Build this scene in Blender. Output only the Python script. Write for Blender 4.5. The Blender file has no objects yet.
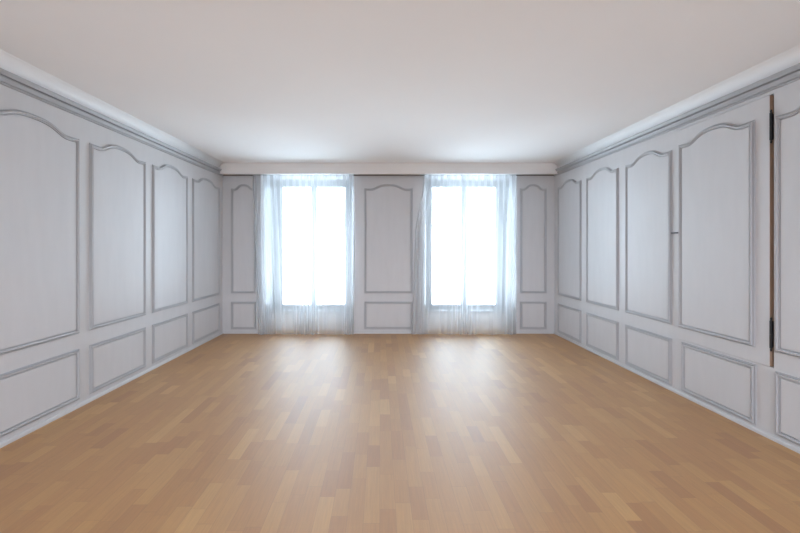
import bpy, bmesh, math, random
from mathutils import Vector

PI = math.pi
S = bpy.context.scene
COL = S.collection

# ------------------------------------------------------------------ view
S.view_settings.view_transform = 'Standard'
S.view_settings.look = 'None'
S.view_settings.exposure = 0.70
S.view_settings.gamma = 1.0
S.view_settings.use_curve_mapping = False
S.cycles.max_bounces = 16
S.cycles.diffuse_bounces = 10
S.cycles.glossy_bounces = 4
S.cycles.transmission_bounces = 8
S.cycles.transparent_max_bounces = 24
S.cycles.use_denoising = True
S.cycles.sample_clamp_indirect = 6.0

F, CX, HY = 371.0, 380.5, 247.0          # focal length, principal column, horizon row of an 800x533 picture
CAM_Z = 1.399
REAR = -1.6                               # rear end of the room, behind the camera
BACK = 6.0                                # panelled face of the window wall
CEIL = 2.723
COR0, COR1 = 2.537, 2.626                 # side cornice
def xl(y): return -2.731 + 0.0293 * y     # face of the left wall
def xr(y): return 2.8743 - 0.01006 * y    # face of the right wall

# ------------------------------------------------------------------ materials
def srgb(r, g, b):
    f = lambda c: (c/255/12.92) if c/255 <= 0.04045 else ((c/255+0.055)/1.055)**2.4
    return (f(r), f(g), f(b), 1)

class NT:
    def __init__(self, name):
        self.m = bpy.data.materials.new(name); self.m.use_nodes = True
        self.t = self.m.node_tree; self.t.nodes.clear()
        self.out = self.t.nodes.new('ShaderNodeOutputMaterial')
    def n(self, kind, **kw):
        nd = self.t.nodes.new('ShaderNode' + kind)
        for k, v in kw.items(): setattr(nd, k, v)
        return nd
    def l(self, a, b): self.t.links.new(a, b)
    def math(self, op, a, b=None, c=None):
        nd = self.n('Math', operation=op)
        for i, v in enumerate((a, b, c)):
            if v is None: continue
            if isinstance(v, (int, float)): nd.inputs[i].default_value = v
            else: self.l(v, nd.inputs[i])
        return nd.outputs[0]

def paint(name, col, rough=0.5, var=0.05, scale=(6, 6, 1.2), spec=0.35, bump=0.0):
    """brushed paint: the colour drifts a little along the grain"""
    g = NT(name)
    tc = g.n('TexCoord'); mp = g.n('Mapping'); mp.inputs['Scale'].default_value = scale
    g.l(tc.outputs['Object'], mp.inputs['Vector'])
    nz = g.n('TexNoise'); nz.inputs['Scale'].default_value = 2.0; nz.inputs['Detail'].default_value = 3
    g.l(mp.outputs[0], nz.inputs['Vector'])
    rp = g.n('MapRange'); rp.inputs['To Min'].default_value = 1 - var; rp.inputs['To Max'].default_value = 1 + var
    g.l(nz.outputs['Fac'], rp.inputs['Value'])
    mx = g.n('VectorMath', operation='SCALE'); mx.inputs[0].default_value = col[:3]
    g.l(rp.outputs[0], mx.inputs['Scale'])
    b = g.n('BsdfPrincipled'); b.inputs['Roughness'].default_value = rough
    b.inputs['Specular IOR Level'].default_value = spec
    g.l(mx.outputs[0], b.inputs['Base Color'])
    if bump:
        bp = g.n('Bump'); bp.inputs['Strength'].default_value = bump; bp.inputs['Distance'].default_value = 0.002
        g.l(nz.outputs['Fac'], bp.inputs['Height']); g.l(bp.outputs[0], b.inputs['Normal'])
    g.l(b.outputs[0], g.out.inputs[0])
    return g.m

def parquet():
    """strip parquet: 84 mm strips along y, each of its own length, shift, tone and grain"""
    g = NT('oak_strip_parquet')
    tc = g.n('TexCoord'); sp = g.n('SeparateXYZ'); g.l(tc.outputs['Object'], sp.inputs[0])
    x, y = sp.outputs[0], sp.outputs[1]
    W = 0.084
    xs = g.math('DIVIDE', g.math('ADD', x, 10.0), W)
    row = g.math('FLOOR', xs); fx = g.math('FRACT', xs)
    def rnd(v, off):
        wn = g.n('TexWhiteNoise', noise_dimensions='1D'); g.l(g.math('ADD', v, off), wn.inputs['W']); return wn.outputs['Value']
    L = g.math('MULTIPLY_ADD', rnd(row, 0.37), 0.13, 0.26)
    ys = g.math('ADD', g.math('DIVIDE', g.math('ADD', y, 10.0), L), g.math('MULTIPLY', rnd(row, 13.7), 7.0))
    # uneven lengths: bend the coordinate before cutting it
    ys = g.math('ADD', ys, g.math('MULTIPLY', g.math('SINE', g.math('MULTIPLY', ys, 2.1)), 0.22))
    idx = g.math('FLOOR', ys); fy = g.math('FRACT', ys)
    cv = g.n('CombineXYZ'); g.l(row, cv.inputs[0]); g.l(idx, cv.inputs[1])
    wn = g.n('TexWhiteNoise', noise_dimensions='2D'); g.l(cv.outputs[0], wn.inputs['Vector'])
    ramp = g.n('ValToRGB'); e = ramp.color_ramp.elements
    e[0].position = 0.0; e[0].color = PQ[0]
    e[1].position = 1.0; e[1].color = PQ[4]
    for p, c in ((0.15, PQ[1]), (0.5, PQ[2]), (0.85, PQ[3])):
        k = e.new(p); k.color = c
    g.l(wn.outputs['Value'], ramp.inputs[0])
    # grain, shifted from strip to strip
    mv = g.n('CombineXYZ')
    g.l(g.math('MULTIPLY', x, 55.0), mv.inputs[0]); g.l(g.math('MULTIPLY', y, 3.0), mv.inputs[1])
    g.l(g.math('MULTIPLY', wn.outputs['Value'], 40.0), mv.inputs[2])
    nz = g.n('TexNoise'); nz.inputs['Scale'].default_value = 1.6; nz.inputs['Detail'].default_value = 5; nz.inputs['Roughness'].default_value = 0.65
    g.l(mv.outputs[0], nz.inputs['Vector'])
    gr = g.n('MapRange'); gr.inputs['From Min'].default_value = 0.3; gr.inputs['From Max'].default_value = 0.7
    gr.inputs['To Min'].default_value = 0.90; gr.inputs['To Max'].default_value = 1.08
    g.l(nz.outputs['Fac'], gr.inputs['Value'])
    # hairline joints
    ex = g.math('MULTIPLY', g.math('MINIMUM', fx, g.math('SUBTRACT', 1.0, fx)), W)
    ey = g.math('MULTIPLY', g.math('MINIMUM', fy, g.math('SUBTRACT', 1.0, fy)), L)
    jd = g.math('MINIMUM', ex, ey)
    jr = g.n('MapRange'); jr.inputs['From Min'].default_value = 0.0003; jr.inputs['From Max'].default_value = 0.0014
    jr.inputs['To Min'].default_value = 0.72; jr.inputs['To Max'].default_value = 1.0
    g.l(jd, jr.inputs['Value'])
    sc = g.n('VectorMath', operation='SCALE'); g.l(ramp.outputs[0], sc.inputs[0])
    g.l(g.math('MULTIPLY', gr.outputs[0], jr.outputs[0]), sc.inputs['Scale'])
    b = g.n('BsdfPrincipled')
    g.l(sc.outputs[0], b.inputs['Base Color'])
    rr = g.math('MULTIPLY_ADD', wn.outputs['Value'], 0.06, FLOOR_ROUGH)
    g.l(rr, b.inputs['Roughness'])
    b.inputs['Specular IOR Level'].default_value = FLOOR_SPEC
    b.inputs['Coat Weight'].default_value = 1.0; b.inputs['Coat IOR'].default_value = 2.05; b.inputs['Coat Roughness'].default_value = 0.55
    bp = g.n('Bump'); bp.inputs['Strength'].default_value = 0.25; bp.inputs['Distance'].default_value = 0.0006
    g.l(jr.outputs[0], bp.inputs['Height']); g.l(bp.outputs[0], b.inputs['Normal'])
    g.l(b.outputs[0], g.out.inputs[0])
    return g.m

def sheer(name, openness):
    """thin voile: threads scatter light to both sides, light passes straight through between them; fewer gaps at a slant"""
    g = NT(name)
    lw = g.n('LayerWeight'); lw.inputs['Blend'].default_value = 0.5
    # facing = 1 - |cos|; open share = T ** (1/|cos|)
    cs = g.math('MAXIMUM', g.math('SUBTRACT', 1.0, lw.outputs['Facing']), 0.08)
    op = g.math('POWER', openness, g.math('DIVIDE', 1.0, cs))
    d = g.n('BsdfDiffuse'); d.inputs['Color'].default_value = SHEER_D
    t = g.n('BsdfTranslucent'); t.inputs['Color'].default_value = SHEER_T
    m1 = g.n('MixShader'); m1.inputs[0].default_value = 0.55
    g.l(d.outputs[0], m1.inputs[1]); g.l(t.outputs[0], m1.inputs[2])
    tr = g.n('BsdfTransparent')
    m2 = g.n('MixShader'); g.l(op, m2.inputs[0]); g.l(m1.outputs[0], m2.inputs[1]); g.l(tr.outputs[0], m2.inputs[2])
    g.l(m2.outputs[0], g.out.inputs[0])
    return g.m

def glass():
    g = NT('window_glass')
    tr = g.n('BsdfTransparent'); tr.inputs[0].default_value = (0.95, 0.97, 0.97, 1)
    gl = g.n('BsdfGlossy'); gl.inputs['Roughness'].default_value = 0.02
    fr = g.n('Fresnel'); fr.inputs[0].default_value = 1.45
    m = g.n('MixShader'); g.l(fr.outputs[0], m.inputs[0]); g.l(tr.outputs[0], m.inputs[1]); g.l(gl.outputs[0], m.inputs[2])
    g.l(m.outputs[0], g.out.inputs[0])
    return g.m

# tunables
PQ = [(0.37, 0.158, 0.032, 1), (0.42, 0.192, 0.042, 1), (0.445, 0.212, 0.050, 1), (0.475, 0.236, 0.060, 1), (0.54, 0.290, 0.086, 1)]
FLOOR_ROUGH, FLOOR_SPEC = 0.5, 0.3
SHEER_OPEN = 0.68
SHEER_D, SHEER_T = (0.93, 0.94, 0.95, 1), (0.62, 0.64, 0.66, 1)
SKY = (0.72, 0.86, 1.0, 1)
SKY_FILL = (0.80, 0.87, 1.0, 1)
SKY_S, SKY_LOW, SKY_REAR = 9.0, 17.5, 7.5

M_WALL = paint('grey_panel_paint', (0.635, 0.635, 0.645), 0.45)
M_MOULD = paint('darker_grey_moulding_paint', (0.50, 0.505, 0.52), 0.4, 0.04)
M_CORN = paint('grey_cornice_paint', (0.42, 0.425, 0.44), 0.4, 0.04)
M_CEIL = paint('white_ceiling_paint', (0.91, 0.905, 0.90), 0.85, 0.015, (1, 1, 1), 0.1)
M_PELMET = paint('white_plaster_paint', (0.91, 0.90, 0.885), 0.7, 0.02, (1, 1, 1), 0.2)
M_BASE = paint('pale_grey_skirting_paint', (0.62, 0.62, 0.63), 0.4)
M_WHITE = paint('white_window_paint', (0.84, 0.84, 0.83), 0.4, 0.02)
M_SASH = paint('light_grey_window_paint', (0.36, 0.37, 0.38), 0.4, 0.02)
M_WOOD = paint('bare_brown_wood', (0.40, 0.27, 0.19), 0.6, 0.2, (20, 20, 1))
M_CORN_SHADE = paint('cornice_shade_paint', (0.17, 0.145, 0.14), 0.6)  # shade of the gap under the pelmet, put into the colour
M_IRON = paint('black_iron', (0.012, 0.010, 0.010), 0.45, 0.2)
M_STEEL = paint('dull_grey_metal', (0.10, 0.10, 0.11), 0.35, 0.1)
M_FLOOR = parquet()
M_SHEER = sheer('white_voile', SHEER_OPEN)
M_TAPE = sheer('white_heading_tape', 0.30)
M_GLASS = glass()

# ------------------------------------------------------------------ mesh helpers
def obj(name, bm, mats, parent=None, smooth=False, origin=None):
    me = bpy.data.meshes.new(name)
    if origin is not None:
        bmesh.ops.translate(bm, verts=bm.verts, vec=-Vector(origin))
    bmesh.ops.recalc_face_normals(bm, faces=bm.faces)
    if smooth:
        for f in bm.faces: f.smooth = True
    bm.to_mesh(me); bm.free()
    for m in (mats if isinstance(mats, (list, tuple)) else [mats]): me.materials.append(m)
    o = bpy.data.objects.new(name, me); COL.objects.link(o)
    if origin is not None: o.location = origin
    if parent is not None:
        o.parent = parent
        o.location = Vector(o.location) - world_loc(parent)
    return o

def world_loc(o):
    v = Vector((0, 0, 0))
    while o is not None:
        v += o.location; o = o.parent
    return v

def empty(name, loc):
    o = bpy.data.objects.new(name, None); COL.objects.link(o); o.location = loc; o.empty_display_size = 0.1
    return o

def tag(o, label, cat, kind=None, group=None):
    o['label'] = label; o['category'] = cat
    if kind: o['kind'] = kind
    if group: o['group'] = group
    return o

def box(bm, x0, x1, y0, y1, z0, z1, bev=0.0, mi=0):
    vs = [bm.verts.new((x, y, z)) for z in (z0, z1) for x, y in ((x0, y0), (x1, y0), (x1, y1), (x0, y1))]
    fs = []
    for q in ((3, 2, 1, 0), (4, 5, 6, 7), (0, 1, 5, 4), (1, 2, 6, 5), (2, 3, 7, 6), (3, 0, 4, 7)):
        f = bm.faces.new([vs[i] for i in q]); f.material_index = mi; fs.append(f)
    if bev:
        es = list({e for f in fs for e in f.edges})
        bmesh.ops.bevel(bm, geom=es, offset=bev, segments=2, affect='EDGES', profile=0.5)

# wall frames: s runs along the wall, z up, h out of the wall into the room
def PL(s, z, h): return Vector((xl(s) + h, s - 0.0293*h, z))
def PR(s, z, h): return Vector((xr(s) - h, s - 0.01006*h, z))
def PB(s, z, h): return Vector((s, BACK - h, z))

def wbox(bm, P, s0, s1, z0, z1, h0, h1, mi=0, bev=0.0):
    c = [P(s, z, h) for h in (h0, h1) for s, z in ((s0, z0), (s1, z0), (s1, z1), (s0, z1))]
    vs = [bm.verts.new(p) for p in c]; fs = []
    for q in ((3, 2, 1, 0), (4, 5, 6, 7), (0, 1, 5, 4), (1, 2, 6, 5), (2, 3, 7, 6), (3, 0, 4, 7)):
        f = bm.faces.new([vs[i] for i in q]); f.material_index = mi; fs.append(f)
    if bev:
        bmesh.ops.bevel(bm, geom=list({e for f in fs for e in f.edges}), offset=bev, segments=2, affect='EDGES', profile=0.5)

def wrun(bm, P, s0, s1, prof, mi=0, n=1):
    """sweep a closed profile of (z, h) along the wall"""
    rings = []
    for k in range(n+1):
        s = s0 + (s1-s0)*k/n
        rings.append([bm.verts.new(P(s, z, h)) for z, h in prof])
    m = len(prof)
    for a, b in zip(rings, rings[1:]):
        for i in range(m):
            bm.faces.new((a[i], a[(i+1) % m], b[(i+1) % m], b[i])).material_index = mi
    bm.faces.new(rings[0]); bm.faces.new(rings[-1])

# the arched head of the panels: ear, ogee, crown
ARCH = [(0.0, 0.06), (0.05, 0.02), (0.10, 0.0), (0.145, 0.0), (0.165, 0.03), (0.185, 0.09), (0.21, 0.20), (0.235, 0.34), (0.26, 0.48), (0.285, 0.61),
        (0.31, 0.72), (0.34, 0.82), (0.38, 0.91), (0.42, 0.96), (0.46, 0.99), (0.5, 1.0)]
def outline(s0, s1, z0, z1, rise):
    """closed outline, anticlockwise in (s, z); z1 is the corner height"""
    pts = [(s0, z0), (s1, z0)]
    if rise <= 0: return pts + [(s1, z1), (s0, z1)]
    w = s1 - s0
    left = [(s0 + w*t, z1 + rise*(q-0.05)) for t, q in ARCH]
    right = [(s1 - w*t, z1 + rise*(q-0.05)) for t, q in ARCH[:-1]]
    return pts + right + left[::-1]

def inset(pts, d):
    """mitred inward offset of an anticlockwise outline"""
    n = len(pts); out = []
    for i in range(n):
        p0, p, p1 = (Vector(pts[i-1]), Vector(pts[i]), Vector(pts[(i+1) % n]))
        a = (p-p0).normalized(); b = (p1-p).normalized()
        na, nb = Vector((-a.y, a.x)), Vector((-b.y, b.x))
        m = na + nb; m = m / max(m.dot(m)/2, 1e-6)
        m = m.normalized() * min(m.length, 1.5) if m.length > 1.5 else m
        out.append((p.x + m.x*d, p.y + m.y*d))
    return out

# profile of the panel moulding: (distance inwards, projection)
PROF = [(0.0, -0.002), (0.0, 0.008), (0.0025, 0.0105), (0.0055, 0.0095), (0.0060, 0.0010), (0.0100, 0.0010), (0.0105, 0.0130), (0.0130, 0.0185), (0.0170, 0.0205),
        (0.0215, 0.0195), (0.0245, 0.0165), (0.0250, 0.0110), (0.0290, 0.0100), (0.0340, 0.0120), (0.0345, -0.002)]

def panel(P, s0, s1, z0, z1, rise, parent, flip, name, h=0.0):
    out = outline(s0, s1, z0, z1, rise)
    fld = inset(out, 0.0395)
    bm = bmesh.new()
    a = [bm.verts.new(P(s, z, h-0.004)) for s, z in fld]; b = [bm.verts.new(P(s, z, h+0.0095)) for s, z in fld]
    n = len(fld)
    bm.faces.new(b); bm.faces.new(a[::-1])
    for i in range(n): bm.faces.new((a[i], a[(i+1) % n], b[(i+1) % n], b[i]))
    po = obj(name, bm, M_WALL, parent)
    bm = bmesh.new()
    rings = []
    for d, q in PROF:
        rings.append([bm.verts.new(P(s, z, h+q)) for s, z in inset(out, d)])
    rings.append(rings[0])
    for r0, r1 in zip(rings, rings[1:]):
        for i in range(n):
            bm.faces.new((r0[i], r0[(i+1) % n], r1[(i+1) % n], r1[i]))
    mo = obj('panel_moulding', bm, M_MOULD, po)
    mo['label'] = 'darker grey raised moulding around the panel'
    return po

Z_UP0, Z_UP1, RISE = 0.645, 2.340, 0.074
Z_LO1 = 0.510

# ------------------------------------------------------------------ floor and ceiling
bm = bmesh.new(); box(bm, -3.3, 3.4, REAR-0.4, 7.1, -0.2, 0.0)
fl = tag(obj('floor', bm, M_FLOOR), 'honey oak strip parquet floor with a satin sheen', 'floor', 'structure')

bm = bmesh.new(); box(bm, -3.3, 3.4, REAR-0.4, 7.1, CEIL, CEIL+0.2)
tag(obj('ceiling', bm, M_CEIL), 'smooth plain white plaster ceiling', 'ceiling', 'structure')

def cove(name, P, label):
    r = CEIL - COR1 + 0.012
    prof = [(CEIL+0.01, -0.02), (COR1-0.012, -0.02)]
    for k in range(0, 13):
        t = k/12*PI/2
        prof.append((CEIL - r + r*math.sin(t), 0.004 + r*(1-math.cos(t))))
    prof.append((CEIL+0.01, 0.004 + r))
    bm = bmesh.new(); wrun(bm, P, REAR, BACK, prof)
    o = obj(name, bm, M_CEIL, smooth=False)
    for f in o.data.polygons: f.use_smooth = len(f.vertices) == 4
    return tag(o, label, 'cove', 'structure')
cove('trim_1', PL, 'white rounded plaster cove above the left grey cornice')
cove('trim_2', PR, 'white rounded plaster cove above the right grey cornice')

# ------------------------------------------------------------------ side walls
CORN = [(COR0, -0.01), (COR0, 0.010), (COR0+0.006, 0.016), (COR0+0.010, 0.016), (COR0+0.011, 0.010), (COR0+0.015, 0.010), (COR0+0.016, 0.020), (COR0+0.024, 0.024),
        (COR0+0.034, 0.026), (COR0+0.044, 0.031), (COR0+0.047, 0.036), (COR0+0.048, 0.022), (COR0+0.055, 0.022), (COR0+0.056, 0.044), (COR0+0.066, 0.049), (COR0+0.078, 0.058),
        (COR1-0.003, 0.060), (COR1, 0.056), (COR1+0.001, -0.01)]

# left
bm = bmesh.new(); wbox(bm, PL, REAR-0.2, BACK+0.72, -0.1, CEIL+0.1, -0.30, 0.0)
wl = tag(obj('wall_left', bm, M_WALL), 'grey panelled wall on the left with arched upper panels', 'wall', 'structure')
for s0, s1 in ((-1.30, -0.45), (-0.31, 0.53), (0.67, 1.36), (1.50, 2.26), (2.400, 3.242), (3.352, 4.115), (4.232, 4.962), (5.086, 5.880)):
    panel(PL, s0, s1, Z_UP0, Z_UP1, RISE, wl, 1, 'upper_panel')
    panel(PL, s0, s1, 0.070, Z_LO1, 0, wl, 1, 'lower_panel')
bm = bmesh.new(); wrun(bm, PL, REAR, BACK, CORN)
tag(obj('trim_3', bm, M_CORN), 'stepped grey cornice along the top of the left wall', 'cornice', 'structure')
bm = bmesh.new(); wrun(bm, PL, REAR, BACK, [(0, -0.01), (0, 0.014), (0.020, 0.014), (0.028, 0.008), (0.032, -0.01)])
tag(obj('baseboard_left', bm, M_BASE), 'low pale skirting strip along the left wall', 'baseboard', 'structure')

# right, with the opening of the cupboard door
D0, D1, DZ0, DZ1 = 2.706, 3.545, 0.527, 2.505          # door slab
G = 0.021                                               # gap on the hinge side
bm = bmesh.new()
wbox(bm, PR, REAR-0.2, BACK+0.72, -0.1, CEIL+0.1, -0.33, -0.035, mi=1)
wbox(bm, PR, REAR-0.2, D0-G, -0.1, CEIL+0.1, -0.035, 0.0)
wbox(bm, PR, D1+0.004, BACK+0.72, -0.1, CEIL+0.1, -0.035, 0.0)
wbox(bm, PR, D0-G, D1+0.004, -0.1, DZ0-0.004, -0.035, 0.0)
wbox(bm, PR, D0-G, D1+0.004, DZ1+0.006, CEIL+0.1, -0.035, 0.0)
wr = tag(obj('wall_right', bm, [M_WALL, M_WOOD]), 'grey panelled wall on the right holding a concealed cupboard door', 'wall', 'structure')
RP = [(-1.30, -0.50), (-0.36, 0.44), (0.58, 1.34), (1.48, 2.675), None, (3.611, 4.279), (4.407, 5.075), (5.212, 5.876)]
RP[3] = (1.95, 2.672)
for p in RP:
    if p is None: continue
    panel(PR, p[0], p[1], Z_UP0, Z_UP1, RISE, wr, -1, 'upper_panel')
for p in RP:
    if p is None: p = (2.806, 3.492)
    panel(PR, p[0], p[1], 0.050, Z_LO1-0.004, 0, wr, -1, 'lower_panel')
bm = bmesh.new(); wrun(bm, PR, REAR, BACK, CORN)
tag(obj('trim_4', bm, M_CORN), 'stepped grey cornice along the top of the right wall', 'cornice', 'structure')
bm = bmesh.new(); wrun(bm, PR, REAR, BACK, [(0, -0.01), (0, 0.014), (0.020, 0.014), (0.028, 0.008), (0.032, -0.01)])
tag(obj('baseboard_right', bm, M_BASE), 'low pale skirting strip along the right wall', 'baseboard', 'structure')

# cupboard door
bm = bmesh.new()
wbox(bm, PR, D0, D1, DZ0, DZ1, -0.030, 0.010)
wbox(bm, PR, D0-0.0012, D0, DZ0, DZ1, -0.030, 0.0085, mi=1)
dr = tag(obj('door_1', bm, [M_WALL, M_WOOD]), 'grey panelled cupboard door with two black hinges in the right wall', 'door', 'structure')
panel(PR, 2.807, 3.513, 0.640, 2.362, RISE, dr, -1, 'upper_panel', h=0.010)

def lathe(bm, c, prof, n=14):
    rings = []
    for z, r in prof:
        rings.append([bm.verts.new((c.x + r*math.cos(2*PI*i/n), c.y + r*math.sin(2*PI*i/n), z)) for i in range(n)])
    for a, b in zip(rings, rings[1:]):
        for i in range(n): bm.faces.new((a[i], a[(i+1) % n], b[(i+1) % n], b[i]))
    bm.faces.new(rings[0][::-1]); bm.faces.new(rings[-1])

for z0, z1 in ((0.640, 0.888), (2.152, 2.398)):
    bm = bmesh.new()
    c = PR(D0-G*0.5, 0, 0.010)
    zm = (z0+z1)/2; r = 0.0085
    lathe(bm, c, [(z0, 0.002), (z0+0.006, 0.0055), (z0+0.014, 0.0065), (z0+0.020, 0.004), (z0+0.026, r), (zm-0.0015, r), (zm-0.001, r*0.8), (zm+0.001, r*0.8),
                  (zm+0.0015, r), (z1-0.026, r), (z1-0.020, 0.004), (z1-0.014, 0.0065), (z1-0.006, 0.0055), (z1, 0.002)])
    h = obj('hinge', bm, M_IRON, dr)
    h['label'] = 'tall black iron barrel hinge'
    bm = bmesh.new()
    wbox(bm, PR, D0-0.0015, D0+0.0005, z0+0.03, z1-0.03, -0.02, 0.0075)
    obj('hinge_leaf', bm, M_IRON, h)

# turn latch bridging the stile and the door edge
bm = bmesh.new()
zl = 1.534
wbox(bm, PR, 3.515, 3.602, zl-0.007, zl+0.007, 0.012, 0.020, bev=0.003)
lt = obj('latch', bm, M_STEEL, dr); lt['label'] = 'small dark turn latch'
bm = bmesh.new()
wbox(bm, PR, 3.527, 3.541, zl-0.006, zl+0.006, 0.004, 0.026, bev=0.002)
obj('pivot', bm, M_STEEL, lt)

# ------------------------------------------------------------------ window wall
WT = 0.72                                              # wall thickness
OPEN = [(-1.825, -0.494), (0.773, 2.130)]              # recesses
O_TOP, O_SILL = 2.537, 0.331
xa, xb = -2.9, 3.2
bm = bmesh.new()
SPL = 0.055                                            # splay of the reveals
def prism(bm, plan, z0, z1, mis):
    lo = [bm.verts.new((x, y, z0)) for x, y in plan]; hi = [bm.verts.new((x, y, z1)) for x, y in plan]
    n = len(plan); bm.faces.new(lo[::-1]); bm.faces.new(hi)
    for i in range(n): bm.faces.new((lo[i], lo[(i+1) % n], hi[(i+1) % n], hi[i])).material_index = mis[i]
def pier(x0, x1, s0, s1):
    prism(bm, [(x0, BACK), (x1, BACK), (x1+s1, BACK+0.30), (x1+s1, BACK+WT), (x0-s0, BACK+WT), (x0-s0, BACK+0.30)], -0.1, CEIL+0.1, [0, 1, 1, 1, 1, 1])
pier(xa, OPEN[0][0]-SPL, 0, SPL); pier(OPEN[0][1]+SPL, OPEN[1][0]-SPL, SPL, SPL); pier(OPEN[1][1]+SPL, xb, SPL, 0)
for a, b in OPEN:
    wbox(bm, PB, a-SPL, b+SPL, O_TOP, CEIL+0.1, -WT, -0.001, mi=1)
    wbox(bm, PB, a-SPL, b+SPL, -0.1, O_SILL-0.035, -WT, -0.22, mi=2)      # low parapet below the window
wb = tag(obj('wall_back', bm, [M_WALL, M_SASH, M_WHITE]), 'grey panelled wall at the far end with two curtained windows', 'wall', 'structure')
for s0, s1 in ((-2.416, -2.010), (-0.262, 0.520), (2.254, 2.684)):
    panel(PB, s0, s1, 0.652, 2.346, RISE, wb, 1, 'upper_panel')
    panel(PB, s0, s1, 0.072, 0.516, 0, wb, 1, 'lower_panel')
# cornice under the pelmet, its dark colour painted in as shade
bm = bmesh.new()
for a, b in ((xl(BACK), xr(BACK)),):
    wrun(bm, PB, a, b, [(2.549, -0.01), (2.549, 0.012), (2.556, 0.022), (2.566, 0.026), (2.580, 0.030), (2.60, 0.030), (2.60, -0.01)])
tag(obj('trim_5', bm, M_CORN_SHADE), 'narrow cornice strip under the white pelmet, coloured dark brown-grey as shade', 'cornice', 'structure')
bm = bmesh.new()
for a, b in ((xl(BACK), OPEN[0][0]-SPL), (OPEN[0][1]+SPL, OPEN[1][0]-SPL), (OPEN[1][1]+SPL, xr(BACK))):
    wrun(bm, PB, a, b, [(0, -0.01), (0, 0.012), (0.020, 0.012), (0.028, 0.007), (0.032, -0.01)])
tag(obj('baseboard_back', bm, M_BASE), 'low pale skirting strip along the window wall', 'baseboard', 'structure')
# pelmet: fascia board with a closed top, open underneath
PY = 5.85
bm = bmesh.new()
box(bm, xl(PY)-0.02, xr(PY)+0.02, PY, PY+0.03, 2.555, CEIL+0.01, bev=0.003)
box(bm, xl(PY)-0.02, xr(PY)+0.02, PY+0.03, BACK, 2.602, CEIL+0.01)
tag(obj('trim_6', bm, M_PELMET), 'white pelmet running wall to wall above both curtains', 'pelmet', 'structure')

def window(name, a, b, label):
    cx = (a+b)/2
    y0 = 6.45                                           # inner face of the frame
    e = empty(name, (cx, y0, O_SILL)); tag(e, label, 'window', 'structure')
    fw = 0.075
    bm = bmesh.new()
    box(bm, a, a+fw, y0, y0+0.09, O_SILL, O_TOP, 0.004); box(bm, b-fw, b, y0, y0+0.09, O_SILL, O_TOP, 0.004)
    box(bm, a+fw, b-fw, y0, y0+0.09, O_TOP-0.05, O_TOP, 0.004); box(bm, a+fw, b-fw, y0, y0+0.09, O_SILL-0.03, O_SILL+0.015, 0.004)
    obj('window_frame', bm, M_SASH, e)
    bm = bmesh.new(); box(bm, a, b, 6.20, y0+0.0005, O_SILL-0.035, O_SILL-0.0, 0.006)
    obj('window_sill', bm, M_SASH, e)
    z0, z1 = O_SILL+0.015, O_TOP-0.05
    for (x0, x1, sgn) in ((a+fw, cx, 1), (cx, b-fw, -1)):
        bm = bmesh.new(); sw = 0.05
        ya, yb = y0-0.012, y0+0.055
        box(bm, x0, x0+sw, ya, yb, z0, z1, 0.004); box(bm, x1-sw, x1, ya, yb, z0, z1, 0.004)
        box(bm, x0+sw, x1-sw, ya, yb, z0, z0+0.05, 0.004); box(bm, x0+sw, x1-sw, ya, yb, z1-0.05, z1, 0.004)
        box(bm, x0+sw, x1-sw, ya+0.02, yb-0.01, 1.757, 1.775, 0.002)       # glazing bar
        s = obj('sash', bm, M_SASH, e)
        bm = bmesh.new(); box(bm, x0+sw-0.008, x1-sw+0.008, y0+0.018, y0+0.022, z0+0.042, z1-0.042)
        p = obj('pane', bm, M_GLASS, s); p['label'] = 'clear glass'
    bm = bmesh.new()
    box(bm, cx-0.012, cx+0.012, y0-0.024, y0-0.0125, 1.15, 1.30, 0.003); box(bm, cx-0.008, cx+0.008, y0-0.050, y0-0.024, 1.217, 1.233, 0.003)
    box(bm, cx-0.009, cx+0.009, y0-0.060, y0-0.046, 1.11, 1.24, 0.004)
    hd = obj('window_handle', bm, M_STEEL, e); hd['label'] = 'grey metal espagnolette handle'
    return e
window('window_1', *OPEN[0], 'tall white casement window glowing behind the left sheer curtain')
window('window_2', *OPEN[1], 'tall white casement window glowing behind the right sheer curtain')

# ------------------------------------------------------------------ curtains
def smooth(t): t = max(0.0, min(1.0, t)); return t*t*(3-2*t)

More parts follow.
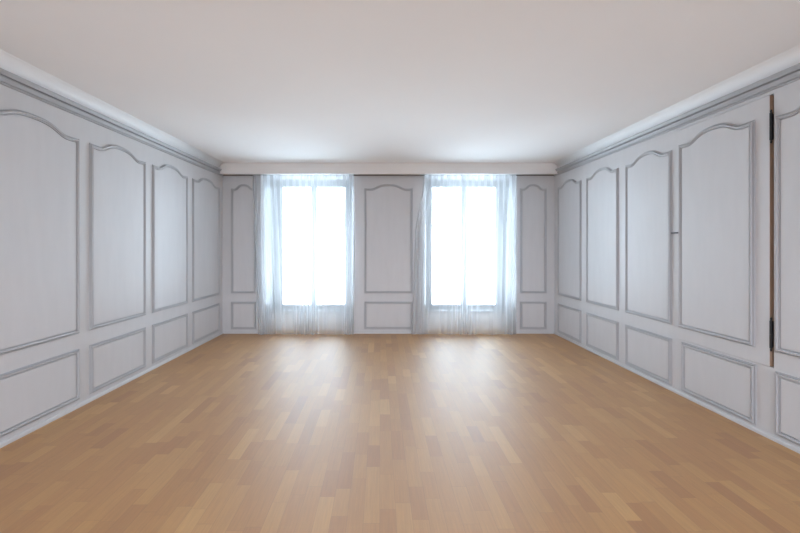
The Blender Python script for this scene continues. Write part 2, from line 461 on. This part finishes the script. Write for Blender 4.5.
def curtain(name, edge_l, edge_r, seed, label):
    """edge_l / edge_r: x of the sides as (x at top, x at mid, x at hem)"""
    rnd = random.Random(seed)
    W = edge_r[0]-edge_l[0]
    ntop = round(W/0.10); nb = max(4, round(W/0.115))
    jt = [(rnd.uniform(-.25, .25), rnd.uniform(0, 6.28), rnd.uniform(2, 5)) for _ in range(3)]
    jb = [(rnd.uniform(.2, .45), rnd.uniform(0, 6.28), rnd.uniform(3, 9)) for _ in range(4)]
    amp = [rnd.uniform(.45, 1.25) for _ in range(nb+3)]
    NU, NV = 640, 56
    ztop, zbot = 2.556, 0.006
    Y0 = 5.925
    bm = bmesh.new(); rows = []
    def side(e, t):
        if t < 0.4: return e[0] + (e[1]-e[0])*smooth(t/0.4)
        return e[1] + (e[2]-e[1])*((t-0.4)/0.6)
    for j in range(NV+1):
        t = j/NV
        z = ztop + (zbot-ztop)*t
        L, R = side(edge_l, t), side(edge_r, t)
        wb_ = smooth((t-0.04)/0.45); wt = 1 - 0.80*smooth((t-0.02)/0.40)
        row = []
        for i in range(NU+1):
            u = i/NU
            pt = 2*PI*ntop*u + sum(a*math.sin(f*u*3+p) for a, p, f in jt)
            pb = 2*PI*nb*(u + 0.055*math.sin(4*PI*u)) + sum(a*2*math.sin(f*u*2.2+p) for a, p, f in jb) + 0.25*math.sin(3*t + 5*u)
            k = min(max(int(pb/(2*PI)+1), 0), nb+2); fr = pb/(2*PI)+1-k
            am = amp[k]*(1-fr) + amp[min(k+1, nb+2)]*fr if 0 <= fr <= 1 else amp[k]
            yt = 0.020*math.sin(pt); xt = 0.015*math.sin(2*pt)
            yb = 0.036*am*math.sin(pb) + 0.006*math.sin(3.1*pb+1.3)
            xb = (0.018 + 0.022*abs(2*u-1)**2)*am*math.sin(2*pb)
            ed = smooth(min(u, 1-u)/0.03)
            x = L + (R-L)*u + (wt*xt + wb_*xb)*ed
            y = Y0 + (wt*yt + wb_*yb*0.85)
            zz = z + (0.004*math.sin(pb*0.5+seed) if j == NV else 0.0)
            row.append(bm.verts.new((x, y, max(zz, 0.003))))
        rows.append(row)
    for a, b in zip(rows, rows[1:]):
        for i in range(NU): bm.faces.new((a[i], a[i+1], b[i+1], b[i]))
    base = ((edge_l[0]+edge_r[0])/2, Y0, 0.0)
    o = empty(name, base)
    obj('sheer_fabric', bm, M_SHEER, o, smooth=True, origin=base)
    tag(o, label, 'curtain', group='sheer curtains at the two windows')
    # heading tape gathered along the track
    bm = bmesh.new()
    r0, r1 = [], []
    for i in range(NU+1):
        u = i/NU
        pt = 2*PI*ntop*u + sum(a*math.sin(f*u*3+p) for a, p, f in jt)
        ed = smooth(min(u, 1-u)/0.03)
        x = edge_l[0] + W*u + 0.015*math.sin(2*pt)*ed; y = Y0 + 0.020*math.sin(pt) + 0.003
        r0.append(bm.verts.new((x, y, ztop))); r1.append(bm.verts.new((x, y, ztop-0.085)))
    for i in range(NU): bm.faces.new((r0[i], r0[i+1], r1[i+1], r1[i]))
    h = obj('heading_tape', bm, M_TAPE, o, smooth=True, origin=(base[0], base[1], ztop))
    h['label'] = 'denser gathered heading tape along the top'
    return o
k = 5.925/F
def X(px): return (px-CX)*k
curtain('sheer_curtain', (X(252.5), X(254.5), X(258.5)), (X(353.8), X(355.0), X(353.5)), 3,
        'floor-length white sheer curtain on the window nearer the left wall')
curtain('sheer_curtain', (X(424), X(415), X(411.5)), (X(516.5), X(517), X(516.3)), 11,
        'floor-length white sheer curtain flaring at the hem, on the window nearer the cupboard door')

# curtain track hidden behind the fascia
bm = bmesh.new(); box(bm, xl(PY)+0.03, xr(PY)-0.03, 5.905, 5.945, 2.560, 2.602, 0.003)
tag(obj('trim_7', bm, M_WHITE), 'white curtain track tucked behind the pelmet', 'curtain track', 'structure')

# ------------------------------------------------------------------ rear of the room, behind the camera
bm = bmesh.new()
FILL_OPEN = [(-2.1, -0.6), (0.8, 2.3)]  # unseen openings added behind the camera to let in fill light
def rseg(x0, x1, z0, z1): box(bm, x0, x1, REAR-0.25, REAR, z0, z1)
rseg(-3.2, FILL_OPEN[0][0], -0.1, CEIL+0.1); rseg(FILL_OPEN[0][1], FILL_OPEN[1][0], -0.1, CEIL+0.1); rseg(FILL_OPEN[1][1], 3.3, -0.1, CEIL+0.1)
for a, b in FILL_OPEN:
    rseg(a, b, -0.1, 0.80); rseg(a, b, 2.50, CEIL+0.1)
tag(obj('wall_rear', bm, M_WALL), 'grey wall behind the camera with two openings added for fill light', 'wall', 'structure')

# ------------------------------------------------------------------ daylight
w = bpy.data.worlds.new('overcast_sky'); S.world = w; w.use_nodes = True
nt = w.node_tree; nt.nodes.clear()
bg = nt.nodes.new('ShaderNodeBackground'); wo = nt.nodes.new('ShaderNodeOutputWorld')
# overcast sky, cool over the street; behind the camera shaped as fill, dimmer below
def node(kind, **kw):
    n = nt.nodes.new('ShaderNode' + kind)
    for k, v in kw.items(): setattr(n, k, v)
    return n
tc = node('TexCoord'); sx = node('SeparateXYZ'); nt.links.new(tc.outputs['Generated'], sx.inputs[0])
my = node('MapRange', interpolation_type='SMOOTHSTEP'); my.inputs['From Min'].default_value = -0.4; my.inputs['From Max'].default_value = 0.2
nt.links.new(sx.outputs[1], my.inputs['Value'])
mz = node('MapRange', interpolation_type='SMOOTHSTEP'); mz.inputs['From Min'].default_value = -0.08; mz.inputs['From Max'].default_value = 0.08
mz.inputs['To Min'].default_value = SKY_REAR*0.25; mz.inputs['To Max'].default_value = SKY_REAR
nt.links.new(sx.outputs[2], mz.inputs['Value'])
cr = node('VectorMath', operation='SCALE'); cr.inputs[0].default_value = SKY_FILL[:3]; nt.links.new(mz.outputs[0], cr.inputs['Scale'])
mx = node('Mix', data_type='VECTOR'); nt.links.new(my.outputs[0], mx.inputs[0]); nt.links.new(cr.outputs[0], mx.inputs[4])
mf = node('MapRange', interpolation_type='SMOOTHSTEP'); mf.inputs['From Min'].default_value = -0.15; mf.inputs['From Max'].default_value = 0.15
mf.inputs['To Min'].default_value = SKY_LOW; mf.inputs['To Max'].default_value = SKY_S      # brighter below the horizon, added to lift the ceiling
nt.links.new(sx.outputs[2], mf.inputs['Value'])
cf = node('VectorMath', operation='SCALE'); cf.inputs[0].default_value = SKY[:3]; nt.links.new(mf.outputs[0], cf.inputs['Scale'])
nt.links.new(cf.outputs[0], mx.inputs[5])
nt.links.new(mx.outputs[1], bg.inputs[0]); bg.inputs[1].default_value = 1.0
nt.links.new(bg.outputs[0], wo.inputs[0])

def portal(x0, x1, z0, z1, y, into):
    ld = bpy.data.lights.new('sky_portal', 'AREA'); ld.shape = 'RECTANGLE'; ld.size = x1-x0; ld.size_y = z1-z0
    ld.cycles.is_portal = True
    o = bpy.data.objects.new('sky_portal', ld); COL.objects.link(o)
    o.location = ((x0+x1)/2, y, (z0+z1)/2)
    o.rotation_euler = (-PI/2 if into < 0 else PI/2, 0, 0)
for a, b in OPEN: portal(a, b, O_SILL, O_TOP, BACK+WT+0.01, -1)
for a, b in FILL_OPEN: portal(a, b, 0.80, 2.50, REAR-0.26, 1)

# ------------------------------------------------------------------ camera
cd = bpy.data.cameras.new('camera'); cam = bpy.data.objects.new('camera', cd); COL.objects.link(cam)
cam.location = (0, 0, CAM_Z); cam.rotation_euler = (PI/2, 0, 0)
cd.sensor_width = 36.0; cd.sensor_fit = 'HORIZONTAL'
cd.lens = F/800*36.0
cd.shift_x = (400.0-CX)/800.0
cd.shift_y = -(266.5-HY)/800.0
cd.clip_start = 0.02
S.camera = cam
